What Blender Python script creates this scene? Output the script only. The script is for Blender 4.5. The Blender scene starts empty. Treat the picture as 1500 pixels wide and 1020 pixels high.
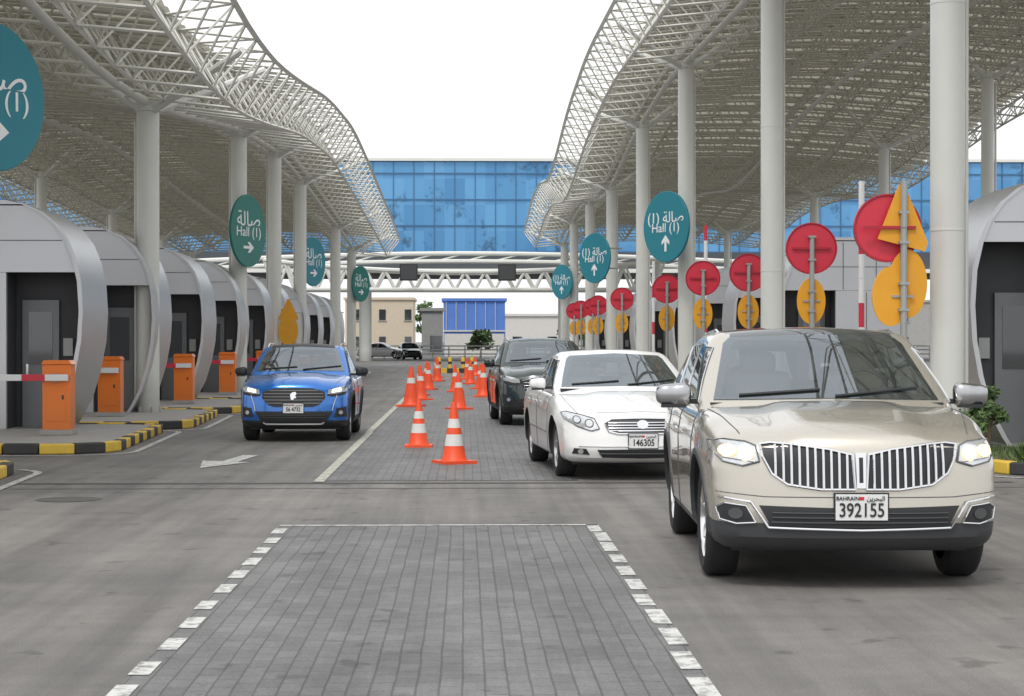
import bpy, bmesh, math, random
from mathutils import Vector, Matrix
from mathutils.bvhtree import BVHTree
random.seed(7)
R=math.radians
scene=bpy.context.scene
# ------------------------------------------------------------------ materials
def nt(name):
    m=bpy.data.materials.new(name); m.use_nodes=True
    n=m.node_tree; b=n.nodes['Principled BSDF']; return m,n,b
def pm(name,col,rough=.5,metal=0.,var=.1,scale=3.,bump=0.,bscale=60.,coat=0.,emis=0.,ecol=None,spec=.5,dirt=0.):
    m,n,b=nt(name)
    tc=n.nodes.new('ShaderNodeTexCoord')
    no=n.nodes.new('ShaderNodeTexNoise'); no.inputs['Scale'].default_value=scale; no.inputs['Detail'].default_value=6; no.inputs['Roughness'].default_value=.65
    n.links.new(tc.outputs['Object'],no.inputs['Vector'])
    mx=n.nodes.new('ShaderNodeMix'); mx.data_type='RGBA'
    n.links.new(no.outputs['Fac'],mx.inputs['Factor'])
    a=[max(0,c*(1-var)) for c in col]; c2=[min(1,c*(1+var)) for c in col]
    mx.inputs['A'].default_value=(*a,1); mx.inputs['B'].default_value=(*c2,1)
    src=mx.outputs['Result']
    if dirt>0:   # grime that thickens towards the ground
        sp=n.nodes.new('ShaderNodeSeparateXYZ'); n.links.new(tc.outputs['Object'],sp.inputs[0])
        mr=n.nodes.new('ShaderNodeMapRange'); mr.inputs['From Min'].default_value=0; mr.inputs['From Max'].default_value=.9; mr.inputs['To Min'].default_value=dirt; mr.inputs['To Max'].default_value=0
        n.links.new(sp.outputs['Z'],mr.inputs['Value'])
        mu=n.nodes.new('ShaderNodeMath'); mu.operation='MULTIPLY'; n.links.new(mr.outputs[0],mu.inputs[0]); n.links.new(no.outputs['Fac'],mu.inputs[1])
        m2=n.nodes.new('ShaderNodeMix'); m2.data_type='RGBA'; n.links.new(mu.outputs[0],m2.inputs['Factor']); n.links.new(src,m2.inputs['A']); m2.inputs['B'].default_value=(.12,.11,.095,1); src=m2.outputs['Result']
    n.links.new(src,b.inputs['Base Color'])
    b.inputs['Roughness'].default_value=rough; b.inputs['Metallic'].default_value=metal
    b.inputs['Coat Weight'].default_value=coat; b.inputs['Coat Roughness'].default_value=.03
    b.inputs['Specular IOR Level'].default_value=spec
    if emis>0:
        b.inputs['Emission Color'].default_value=(*(ecol or col),1); b.inputs['Emission Strength'].default_value=emis
    if bump>0:
        n2=n.nodes.new('ShaderNodeTexNoise'); n2.inputs['Scale'].default_value=bscale; n2.inputs['Detail'].default_value=4
        n.links.new(tc.outputs['Object'],n2.inputs['Vector'])
        bp=n.nodes.new('ShaderNodeBump'); bp.inputs['Strength'].default_value=bump; bp.inputs['Distance'].default_value=.01
        n.links.new(n2.outputs['Fac'],bp.inputs['Height']); n.links.new(bp.outputs['Normal'],b.inputs['Normal'])
    return m
def noise_mul(n,tc,src,sc,de,ro,lo,hi,st=None,f0=.3,f1=.7):
    no=n.nodes.new('ShaderNodeTexNoise'); no.inputs['Scale'].default_value=sc; no.inputs['Detail'].default_value=de; no.inputs['Roughness'].default_value=ro
    if st:
        mq=n.nodes.new('ShaderNodeMapping'); mq.inputs['Scale'].default_value=st; n.links.new(tc.outputs['Object'],mq.inputs['Vector']); n.links.new(mq.outputs['Vector'],no.inputs['Vector'])
    else: n.links.new(tc.outputs['Object'],no.inputs['Vector'])
    mr=n.nodes.new('ShaderNodeMapRange'); mr.inputs['From Min'].default_value=f0; mr.inputs['From Max'].default_value=f1; mr.inputs['To Min'].default_value=lo; mr.inputs['To Max'].default_value=hi
    n.links.new(no.outputs['Fac'],mr.inputs['Value'])
    x=n.nodes.new('ShaderNodeMix'); x.data_type='RGBA'; x.blend_type='MULTIPLY'; x.inputs['Factor'].default_value=1
    n.links.new(src,x.inputs['A']); n.links.new(mr.outputs['Result'],x.inputs['B']); return x.outputs['Result'],no
def asphalt_mat():
    m,n,b=nt('asphalt')
    tc=n.nodes.new('ShaderNodeTexCoord')
    big=n.nodes.new('ShaderNodeTexNoise'); big.inputs['Scale'].default_value=.35; big.inputs['Detail'].default_value=6
    n.links.new(tc.outputs['Object'],big.inputs['Vector'])
    ramp=n.nodes.new('ShaderNodeValToRGB'); ramp.color_ramp.elements[0].position=.32; ramp.color_ramp.elements[1].position=.7
    ramp.color_ramp.elements[0].color=(.165,.158,.15,1); ramp.color_ramp.elements[1].color=(.235,.222,.208,1)
    n.links.new(big.outputs['Fac'],ramp.inputs['Fac']); o=ramp.outputs['Color']
    o,_=noise_mul(n,tc,o,.8,4,.6,.72,1.12,(1.6,.12,1))
    o,_=noise_mul(n,tc,o,3.2,5,.6,.84,1.06,(1.5,.05,1),.38,.6)      # tyre-polished streaks
    o,fine=noise_mul(n,tc,o,85,3,.85,.6,1.4)
    o,_=noise_mul(n,tc,o,1.7,8,.75,.82,1.12)
    o,_=noise_mul(n,tc,o,2.6,3,.5,.62,1.0,None,.30,.36)             # oil spots
    o,_=noise_mul(n,tc,o,1,5,.7,.88,1.08,(.25,1.5,1))
    n.links.new(o,b.inputs['Base Color']); b.inputs['Roughness'].default_value=.66
    bp=n.nodes.new('ShaderNodeBump'); bp.inputs['Strength'].default_value=.7; bp.inputs['Distance'].default_value=.006
    n.links.new(fine.outputs['Fac'],bp.inputs['Height']); n.links.new(bp.outputs['Normal'],b.inputs['Normal'])
    return m
def paver_mat():
    m,n,b=nt('block_paving')
    tc=n.nodes.new('ShaderNodeTexCoord')
    mp=n.nodes.new('ShaderNodeMapping'); mp.inputs['Rotation'].default_value=(0,0,R(90))
    n.links.new(tc.outputs['Object'],mp.inputs['Vector'])
    wv=n.nodes.new('ShaderNodeTexNoise'); wv.inputs['Scale'].default_value=1.2
    n.links.new(tc.outputs['Object'],wv.inputs['Vector'])
    va=n.nodes.new('ShaderNodeVectorMath'); va.operation='MULTIPLY_ADD'; va.inputs[1].default_value=(.022,.022,0)
    n.links.new(wv.outputs['Color'],va.inputs[0]); n.links.new(mp.outputs['Vector'],va.inputs[2])
    br=n.nodes.new('ShaderNodeTexBrick'); br.inputs['Scale'].default_value=1; br.inputs['Brick Width'].default_value=.21; br.inputs['Row Height'].default_value=.105
    br.inputs['Mortar Size'].default_value=.006; br.inputs['Mortar Smooth'].default_value=.5; br.inputs['Bias'].default_value=0
    br.inputs['Color1'].default_value=(.118,.116,.116,1); br.inputs['Color2'].default_value=(.155,.153,.152,1); br.inputs['Mortar'].default_value=(.08,.077,.073,1)
    n.links.new(va.outputs['Vector'],br.inputs['Vector'])
    src=br.outputs['Color']
    src,_=noise_mul(n,tc,src,.9,7,.7,.7,1.3)
    src,_=noise_mul(n,tc,src,60,3,.7,.72,1.28)
    src,_=noise_mul(n,tc,src,1,5,.7,.78,1.22,(1.8,.15,1))
    src,_=noise_mul(n,tc,src,3.1,3,.5,.6,1.0,None,.31,.37)
    n.links.new(src,b.inputs['Base Color']); b.inputs['Roughness'].default_value=.58
    bp=n.nodes.new('ShaderNodeBump'); bp.inputs['Strength'].default_value=.5; bp.inputs['Distance'].default_value=.006; bp.invert=True
    n.links.new(br.outputs['Fac'],bp.inputs['Height']); n.links.new(bp.outputs['Normal'],b.inputs['Normal'])
    return m
def paint_mat(name,col,worn,wear=.5):
    m,n,b=nt(name)
    tc=n.nodes.new('ShaderNodeTexCoord')
    no=n.nodes.new('ShaderNodeTexNoise'); no.inputs['Scale'].default_value=9; no.inputs['Detail'].default_value=9; no.inputs['Roughness'].default_value=.75
    n.links.new(tc.outputs['Object'],no.inputs['Vector'])
    rp=n.nodes.new('ShaderNodeValToRGB'); rp.color_ramp.elements[0].position=wear-.07; rp.color_ramp.elements[1].position=wear+.07
    rp.color_ramp.elements[0].color=(*worn,1); rp.color_ramp.elements[1].color=(*col,1)
    n.links.new(no.outputs['Fac'],rp.inputs['Fac']); n.links.new(rp.outputs['Color'],b.inputs['Base Color']); b.inputs['Roughness'].default_value=.6
    return m
M={}
M['asphalt']=asphalt_mat(); M['paver']=paver_mat()
M['line']=paint_mat('white_road_paint',(.6,.6,.58),(.2,.2,.19),.46)
M['liney']=paint_mat('yellowish_road_paint',(.52,.52,.43),(.2,.2,.18),.46)
M['darkseam']=pm('dark_seam',(.085,.083,.08),.8,var=.4,scale=5)
M['conc']=pm('concrete',(.34,.335,.32),.8,var=.25,bump=.4)
M['yellow']=pm('yellow_kerb_paint',(.72,.48,.06),.55,var=.3,scale=6)
M['black']=pm('black_kerb_paint',(.04,.04,.04),.6,var=.5)
M['steelw']=pm('white_steel',(.66,.67,.63),.4,var=.06,scale=1.5,dirt=.9)
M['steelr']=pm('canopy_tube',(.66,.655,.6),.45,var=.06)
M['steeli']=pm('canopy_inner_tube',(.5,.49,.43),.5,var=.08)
M['alu']=pm('booth_aluminium',(.56,.57,.59),.36,metal=.7,var=.06,scale=1.2,dirt=.7)
M['aluw']=pm('booth_white_panel',(.66,.67,.7),.32,metal=.25,var=.05,scale=1,dirt=.7)
M['seam']=pm('panel_seam',(.08,.08,.085),.6)
M['darkint']=pm('dark_interior',(.06,.062,.068),.6,var=.2)
M['door']=pm('grey_door',(.2,.21,.22),.4,metal=.3)
M['orange']=pm('barrier_orange',(.86,.2,.012),.35,var=.08,coat=.3,dirt=.5)
M['red']=pm('sign_red',(.62,.03,.06),.4,var=.1)
M['redr']=pm('sign_red_rim',(.42,.015,.035),.4,var=.08)
M['syel']=pm('sign_yellow',(.78,.36,.02),.45,var=.12)
M['white']=pm('white_plastic',(.78,.78,.77),.4,var=.04)
M['teal']=pm('sign_teal',(.006,.2,.26),.4,var=.04)
M['tealg']=pm('sign_teal_green',(.006,.17,.14),.4,var=.04)
M['pole']=pm('galvanised_steel',(.38,.39,.38),.45,metal=.5,var=.12)
M['coneo']=pm('cone_orange',(.82,.085,.022),.5,var=.18,scale=9)
M['conew']=pm('cone_white',(.66,.66,.64),.45,var=.15,scale=9)
M['rubber']=pm('rubber',(.02,.02,.021),.75,var=.25,bump=.3)
M['plas']=pm('black_plastic',(.02,.021,.023),.5,var=.1)
M['dplas']=pm('dark_grey_plastic',(.05,.052,.056),.5,var=.15)
M['seat']=pm('seat_leather',(.24,.21,.18),.6,var=.1)
M['chrome']=pm('chrome',(.72,.72,.73),.14,metal=1,var=.02)
M['mchrome']=pm('mirror_chrome',(.46,.46,.47),.2,metal=1,var=.05)
M['rim']=pm('alloy_rim',(.5,.5,.51),.25,metal=.9,var=.04)
M['lamp']=pm('headlamp_lens',(.62,.64,.66),.1,metal=.55,coat=1,var=.35,scale=16)
M['lampd']=pm('headlamp_bezel',(.12,.125,.13),.15,metal=.7,coat=1,var=.3,scale=20)
M['lampw']=pm('lit_lamp_warm',(1,.85,.5),.3,emis=1.3,ecol=(1,.6,.22))
M['lampc']=pm('lit_lamp_white',(1,1,1),.3,emis=2.2,ecol=(.9,.97,1))
M['plate']=pm('number_plate',(.68,.69,.68),.4,var=.03)
M['ink']=pm('black_ink',(.02,.02,.02),.5)
M['rink']=pm('red_ink',(.6,.02,.03),.5)
M['txtw']=pm('white_lettering',(.82,.84,.84),.5,var=.02)
M['leaf']=pm('foliage',(.1,.17,.045),.6,var=.6,scale=4)
M['leafd']=pm('foliage_dark',(.05,.09,.03),.6,var=.5,scale=4)
M['bark']=pm('bark',(.14,.1,.07),.9,var=.3)
M['soil']=pm('planting_soil',(.13,.12,.06),.9,var=.5,bump=.5)
M['beige']=pm('beige_render',(.55,.47,.36),.8,var=.12)
M['pale']=pm('pale_render',(.6,.58,.54),.8,var=.1)
M['bluew']=pm('blue_cladding',(.1,.22,.6),.5,var=.2,scale=.4)
def carglass(name,tint,boost):
    m=bpy.data.materials.new(name); m.use_nodes=True; n=m.node_tree; n.nodes.remove(n.nodes['Principled BSDF'])
    out=n.nodes['Material Output']; t=n.nodes.new('ShaderNodeBsdfTransparent'); t.inputs[0].default_value=(*tint,1)
    g=n.nodes.new('ShaderNodeBsdfGlossy'); g.inputs['Roughness'].default_value=.015; g.inputs[0].default_value=(.86,.94,1,1)
    lw=n.nodes.new('ShaderNodeLayerWeight'); lw.inputs['Blend'].default_value=.5
    pw=n.nodes.new('ShaderNodeMath'); pw.operation='POWER'; pw.inputs[1].default_value=2.2; n.links.new(lw.outputs['Facing'],pw.inputs[0])
    ma=n.nodes.new('ShaderNodeMath'); ma.operation='MULTIPLY_ADD'; ma.inputs[1].default_value=.6; ma.inputs[2].default_value=boost; ma.use_clamp=True; n.links.new(pw.outputs[0],ma.inputs[0])
    mx=n.nodes.new('ShaderNodeMixShader'); n.links.new(ma.outputs[0],mx.inputs[0]); n.links.new(t.outputs[0],mx.inputs[1]); n.links.new(g.outputs[0],mx.inputs[2]); n.links.new(mx.outputs[0],out.inputs[0])
    return m
M['glass']=carglass('windscreen_glass',(.74,.8,.8),.15)
M['tglass']=carglass('tinted_glass',(.3,.32,.33),.08)
M['dglass']=pm('dark_window_glass',(.022,.028,.032),.04,var=.3,scale=2,coat=1,spec=.8)
def roofmat():
    m,n,b=nt('canopy_sheet')
    b.inputs['Base Color'].default_value=(.56,.55,.47,1); b.inputs['Roughness'].default_value=.6
    tr=n.nodes.new('ShaderNodeBsdfTranslucent'); tr.inputs['Color'].default_value=(.5,.48,.4,1)
    mx=n.nodes.new('ShaderNodeMixShader'); mx.inputs[0].default_value=.3
    out=n.nodes['Material Output']
    n.links.new(b.outputs[0],mx.inputs[1]); n.links.new(tr.outputs[0],mx.inputs[2]); n.links.new(mx.outputs[0],out.inputs[0])
    return m
M['roof']=roofmat()
def glassb():
    m,n,b=nt('blue_curtain_glass')
    tc=n.nodes.new('ShaderNodeTexCoord')
    mp=n.nodes.new('ShaderNodeMapping'); mp.inputs['Scale'].default_value=(1/1.6,1,1/2.05)
    n.links.new(tc.outputs['Object'],mp.inputs['Vector'])
    fl=n.nodes.new('ShaderNodeVectorMath'); fl.operation='FLOOR'; n.links.new(mp.outputs['Vector'],fl.inputs[0])
    wn=n.nodes.new('ShaderNodeTexWhiteNoise'); n.links.new(fl.outputs['Vector'],wn.inputs['Vector'])
    rp=n.nodes.new('ShaderNodeValToRGB'); rp.color_ramp.elements[0].color=(.07,.23,.45,1); rp.color_ramp.elements[1].color=(.12,.33,.58,1)
    n.links.new(wn.outputs['Value'],rp.inputs['Fac'])
    o,_=noise_mul(n,tc,rp.outputs['Color'],.3,10,.75,.4,1.0,None,.38,.45)  # dark noise patches: tree and sky reflections painted into the glass colour
    n.links.new(o,b.inputs['Base Color']); b.inputs['Roughness'].default_value=.12; b.inputs['Metallic'].default_value=.35
    return m
M['bglass']=glassb()
M['mull']=pm('mullion',(.06,.15,.28),.4,metal=.4)
M['bdark']=pm('building_soffit',(.06,.07,.08),.6)
# ------------------------------------------------------------------ mesh builder
class MB:
    def __init__(s): s.v=[];s.f=[];s.m=[];s.mats=[]
    def mi(s,mat):
        if mat not in s.mats: s.mats.append(mat)
        return s.mats.index(mat)
    def add(s,vs,fs,mat):
        o=len(s.v); k=s.mi(mat); s.v+= [tuple(v) for v in vs]
        for f in fs: s.f.append([i+o for i in f]); s.m.append(k)
    def box(s,c,d,mat,rz=0):
        hx,hy,hz=d[0]/2,d[1]/2,d[2]/2; ca,sa=math.cos(rz),math.sin(rz); vs=[]
        for z in(-hz,hz):
            for x,y in((-hx,-hy),(hx,-hy),(hx,hy),(-hx,hy)):
                vs.append((c[0]+x*ca-y*sa,c[1]+x*sa+y*ca,c[2]+z))
        s.add(vs,[(3,2,1,0),(4,5,6,7),(0,1,5,4),(1,2,6,5),(2,3,7,6),(3,0,4,7)],mat)
    def tube(s,a,b,r,mat,seg=6,r2=None):
        a=Vector(a);b=Vector(b);d=b-a
        if d.length<1e-6:return
        d.normalize(); u=d.orthogonal().normalized(); w=d.cross(u); vs=[]
        r2=r if r2 is None else r2
        for p,rr in((a,r),(b,r2)):
            for i in range(seg):
                t=2*math.pi*(i+.5)/seg; vs.append(p+u*math.cos(t)*rr+w*math.sin(t)*rr)
        fs=[(i,(i+1)%seg,seg+(i+1)%seg,seg+i) for i in range(seg)]+[tuple(range(seg))[::-1],tuple(range(seg,2*seg))]
        s.add(vs,fs,mat)
    def poly(s,pts,r,mat,seg=6):
        for a,b in zip(pts,pts[1:]): s.tube(a,b,r,mat,seg)
    def lathe(s,prof,o,mat,axis='Z',seg=24,mats=None):
        n=len(prof)
        vs=[]
        for r,h in prof:
            for i in range(seg):
                t=2*math.pi*i/seg; c,q=r*math.cos(t),r*math.sin(t)
                p={'Z':(c,q,h),'X':(h,c,q),'Y':(c,h,q)}[axis]; vs.append((o[0]+p[0],o[1]+p[1],o[2]+p[2]))
        base=len(s.v); s.v+=vs
        for j in range(n-1):
            k=s.mi(mats[j] if mats else mat)
            for i in range(seg):
                i2=(i+1)%seg; s.f.append([base+j*seg+i,base+j*seg+i2,base+(j+1)*seg+i2,base+(j+1)*seg+i]); s.m.append(k)
    def prism(s,pts,mat,d=(0,0,1)):
        n=len(pts); vs=[tuple(p) for p in pts]+[(p[0]+d[0],p[1]+d[1],p[2]+d[2]) for p in pts]
        s.add(vs,[tuple(range(n))[::-1],tuple(range(n,2*n))]+[(i,(i+1)%n,n+(i+1)%n,n+i) for i in range(n)],mat)
    def obj(s,name,parent=None,ang=35,fix=True,bevel=0):
        me=bpy.data.meshes.new(name); me.from_pydata(s.v,[],s.f)
        for m in s.mats: me.materials.append(m)
        me.polygons.foreach_set('material_index',s.m)
        if fix:
            bm=bmesh.new(); bm.from_mesh(me); bmesh.ops.recalc_face_normals(bm,faces=bm.faces); bm.to_mesh(me); bm.free()
        me.shade_smooth(); me.set_sharp_from_angle(angle=R(ang))
        o=bpy.data.objects.new(name,me); scene.collection.objects.link(o)
        if parent: o.parent=parent
        if bevel:
            bv=o.modifiers.new('b','BEVEL'); bv.width=bevel; bv.segments=2; bv.limit_method='ANGLE'
        return o
def empty(name,loc=(0,0,0),rz=0):
    e=bpy.data.objects.new(name,None); e.location=loc; e.rotation_euler=(0,0,rz); scene.collection.objects.link(e); return e
def text(body,size,loc,mat,parent,name='lettering',rot=(R(90),0,0),off=0,sx=1):
    c=bpy.data.curves.new(name,'FONT'); c.body=body; c.size=size; c.align_x='CENTER'; c.align_y='CENTER'; c.extrude=.003; c.offset=off
    c.materials.append(mat); o=bpy.data.objects.new(name,c); o.location=loc; o.rotation_euler=rot; o.scale=(sx,1,1); o.parent=parent
    scene.collection.objects.link(o); return o
def lin(tab,x):
    if x<=tab[0][0]: return tab[0][1]
    for (a,va),(b,vb) in zip(tab,tab[1:]):
        if x<=b: return va+(vb-va)*(x-a)/(b-a)
    return tab[-1][1]
def sst(a,b,x):
    t=max(0,min(1,(x-a)/(b-a))); return t*t*(3-2*t)
# ------------------------------------------------------------------ ground
def sheet(name,rects,z,mat):
    b=MB()
    for x0,y0,x1,y1 in rects: b.add([(x0,y0,z),(x1,y0,z),(x1,y1,z),(x0,y1,z)],[(0,1,2,3)],mat)
    return b.obj(name,fix=False)
sheet('ground',[(-1500,-200,1500,3000)],0,M['asphalt'])
sheet('block_paving_road',[(-1.6,3,1.16,16.6),(-1.6,21.9,1.3,62)],.004,M['paver'])
sheet('road_seam',[(-5,21.45,6.2,21.62),(-5,20.75,6.2,20.79)],.004,M['darkseam'])
rects=[]
y=3.2
while y<16.4:
    j=random.uniform(-.015,.015)
    rects.append((-1.6+j,y,-1.495+j,y+random.uniform(.36,.5)))
    rects.append((1.06+j,y+.1,1.165+j,y+.1+random.uniform(.45,.68))); y+=.745
rects.append((-1.6,16.52,1.16,16.6))
sheet('road_marking',rects,.008,M['line'])
sheet('road_marking',[(-1.72,21.7,-1.6,33.5),(-1.74,33.5,-1.62,60)],.008,M['liney'])
b=MB()
b.add([(x,y,.008) for x,y in [(-3.1,26.8),(-2.88,26.8),(-3.0,25.3),(-2.82,25.25),(-3.33,24.1),(-3.5,25.6),(-3.22,25.5)]],[tuple(range(7))],M['line']); b.obj('road_marking_arrow',fix=False)
b=MB(); b.lathe([(0,.006),(.3,.006),(.33,.004)],(-4.0,19.4,0),M['darkseam'],seg=28); b.obj('manhole_cover',fix=False)
# ------------------------------------------------------------------ kerbed islands
def island(side,y0,y1,xin=5.0,xout=9.6,plant=False):
    g=MB()
    r=.9
    def X(v): return side*v
    path=[(xout,y0)]
    path.append((xin+r,y0))
    for i in range(1,7):
        a=math.pi/2*i/6; path.append((xin+r-r*math.sin(a),y0+r-r*math.cos(a)))
    path.append((xin+.25,y1-r))
    for i in range(1,6):
        a=math.pi/2*i/5; path.append((xin+.25+r-r*math.cos(a),y1-r+r*math.sin(a)))
    path.append((xout,y1))
    L=[0]
    for a,c in zip(path,path[1:]): L.append(L[-1]+math.hypot(c[0]-a[0],c[1]-a[1]))
    def at(t):
        for i in range(len(L)-1):
            if t<=L[i+1]+1e-9:
                f=(t-L[i])/(L[i+1]-L[i]+1e-9); return (path[i][0]+(path[i+1][0]-path[i][0])*f,path[i][1]+(path[i+1][1]-path[i][1])*f)
        return path[-1]
    n=int(L[-1]/.5); st=L[-1]/n
    cx,cy=(xin+xout)/2+1,(y0+y1)/2
    for i in range(n):
        a=at(i*st+.01); c=at((i+1)*st-.01)
        def inn(p):
            dx,dy=c[0]-a[0],c[1]-a[1]; l=math.hypot(dx,dy); nx,ny=dy/l,-dx/l
            if (cx-p[0])*nx+(cy-p[1])*ny<0: nx,ny=-nx,-ny
            return (p[0]+nx*.16,p[1]+ny*.16)
        ai,ci=inn(a),inn(c); h=.15+random.uniform(-.008,.008)
        g.prism([(X(a[0]),a[1],0),(X(c[0]),c[1],0),(X(ci[0]),ci[1],0),(X(ai[0]),ai[1],0)],M['yellow'] if i%2 else M['black'],(0,0,h))
    inner=[(xout,y0+.12)]+[(p[0]+.12,p[1]+(.12 if p[1]<cy else -.12)) for p in path[1:-1]]+[(xout,y1-.12)]
    g.prism([(X(p[0]),p[1],.0) for p in inner],M['soil'] if plant else M['conc'],(0,0,.125))
    o=g.obj('traffic_island',bevel=.02)
    rr=MB(); w=.1; off=.32
    op=[(xout,y0-off)]+[(p[0]-off*.8,p[1]-(off if p[1]<cy-1 else -.1)) for p in path[1:-3]]
    for a,c in zip(op,op[1:]):
        dx,dy=c[0]-a[0],c[1]-a[1]; l=math.hypot(dx,dy) or 1; nx,ny=dy/l*w/2,-dx/l*w/2
        rr.add([(X(a[0]+nx),a[1]+ny,.008),(X(c[0]+nx),c[1]+ny,.008),(X(c[0]-nx),c[1]-ny,.008),(X(a[0]-nx),a[1]-ny,.008)],[(0,1,2,3)],M['line'])
    rr.obj('road_marking',fix=False)
    return o
# ------------------------------------------------------------------ booths
HP=[(0,.62),(.25,.45),(.6,.27),(1.1,.12),(1.6,.03),(2.1,0),(2.6,.03),(3.0,.12),(3.3,.24),(3.55,.42),(3.75,.66),(3.88,.95),(3.95,1.3)]
def booth(side,y0,xin,depth=2.25,w=2.9,optop=2.75):
    g=MB()
    cx=xin+w/2
    def outline(ins):
        pts=[(xin+d+ins,max(0,min(z,3.95-ins))) for z,d in HP]
        left=[(2*cx-x,z) for x,z in reversed(pts)]
        return pts+left
    o=outline(0); i=outline(.07); n=len(o)
    S=side
    def ring(pa,ya,pb,yb,mat):
        vs=[(S*x,ya,z) for x,z in pa]+[(S*x,yb,z) for x,z in pb]
        g.add(vs,[(k,k+1,n+k+1,n+k) for k in range(n-1)],mat)
    y1=y0+depth
    ring(o,y0,o,y1,M['alu']); ring(i,y0,i,y1,M['darkint']); ring(o,y0,i,y0,M['aluw']); ring(o,y1,i,y1,M['alu'])
    def inset_at(z):
        for (z1,d1),(z2,d2) in zip(HP,HP[1:]):
            if z1<=z<=z2: return xin+(d1+(d2-d1)*(z-z1)/(z2-z1))+.065
        return xin+1.3
    up=[(inset_at(z),z) for z in (optop,3.02,3.3,3.55,3.75,3.86)]
    face=[(x,z) for x,z in up]+[(2*cx-x,z) for x,z in reversed(up)]
    g.prism([(S*x,y0+.03,z) for x,z in face],M['aluw'],(0,.08,0))
    xo=xin+1.28
    zz=[.02,.6,1.2,1.8,2.4,optop-.006]
    pan=[(xo,zz[0]),(xo,zz[-1])]+[(2*cx-inset_at(max(z,.05)),z) for z in reversed(zz)]
    g.prism([(S*x,y0+.03,z) for x,z in pan],M['aluw'],(0,.08,0))
    g.prism([(S*x,y0+.8,z) for x,z in outline(.075)],M['darkint'],(0,.05,0))
    g.box((S*(xin+.86),y0+.75,1.2),(.62,.04,2.2),M['door'])
    g.box((S*(xin+.86),y0+.725,1.65),(.4,.02,.9),M['dglass'])
    g.box((S*(xin+1.08),y0+.71,1.1),(.04,.05,.22),M['chrome'])
    g.box((S*(xin+.4),y0+.76,1.5),(.16,.04,.3),M['pole'])
    g.box((S*(xo+.02),y0+.42,1.4),(.05,.62,2.7),M['darkint'])
    g.box((S*(xin+.75),y0+.42,optop+.03),(1.1,.62,.05),M['darkint'])
    for q in (.5,1.25):
        g.box((S*(xin+.95+q),y0+.027,(optop+3.85)/2),(.012,.012,3.85-optop-.04),M['seam'])
    g.box((S*cx,y0+.027,3.28),(w-.7,.012,.012),M['seam'])
    g.box((S*(xo+.7),y0+.027,1.5),(.012,.012,2.4),M['seam'])
    g.prism([(S*x,y1-.12,z) for x,z in i],M['aluw'],(0,.05,0))
    g.box((S*cx,y0+depth/2,.07),(w-1.0,depth+.3,.14),M['conc'])
    return g.obj('toll_booth',ang=30)
def barrier(side,x,y,ln=3.2):
    g=MB(); S=side
    g.box((S*x,y,.17),(.5,.42,.08),M['conc'])
    g.box((S*x,y,.72),(.44,.36,1.02),M['orange'])
    g.prism([(S*x-.24,y-.2,1.235),(S*x+.24,y-.2,1.235),(S*x+.2,y-.2,1.3),(S*x-.2,y-.2,1.3)],M['orange'],(0,.4,0))
    g.box((S*x,y-.183,.62),(.32,.008,.56),M['orange']); g.box((S*x+.1,y-.19,.72),(.03,.01,.07),M['black'])
    g.box((S*x,y-.24,1.03),(.12,.1,.12),M['conc'])
    k=.36; n=int(ln/k)
    for i in range(n):
        m=M['white'] if i not in(1,5) else M['red']
        g.box((S*(x-.2+k*i+k/2),y-.27,1.03),(k-.002,.05,.1),m)
    return g.obj('barrier_gate',bevel=.012)
YB=[32+7.45*i for i in range(10)]
for k,yb in enumerate(YB):
    booth(-1,yb,6.36)
    island(-1,yb-4.9,yb+2.3)
BX=[6.4,6.95,6.6,6.5]
for k,yb in enumerate(YB):
    barrier(-1,BX[k] if k<4 else 6.3,yb-1.75 if k else 30.3)
island(-1,17.5,23.9,xin=5.15)
YR=[26.7]+[43+7.45*i for i in range(9)]
for k,yb in enumerate(YR):
    booth(1,yb,7.1,optop=3.0 if k==0 else 2.75)
island(1,22.3,29.5,xin=6.35,xout=11,plant=True)
for yb in YR[1:]: island(1,yb-4.9,yb+2.3,xin=5.7)
island(1,30.6,36.6,xin=5.6)
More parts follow.
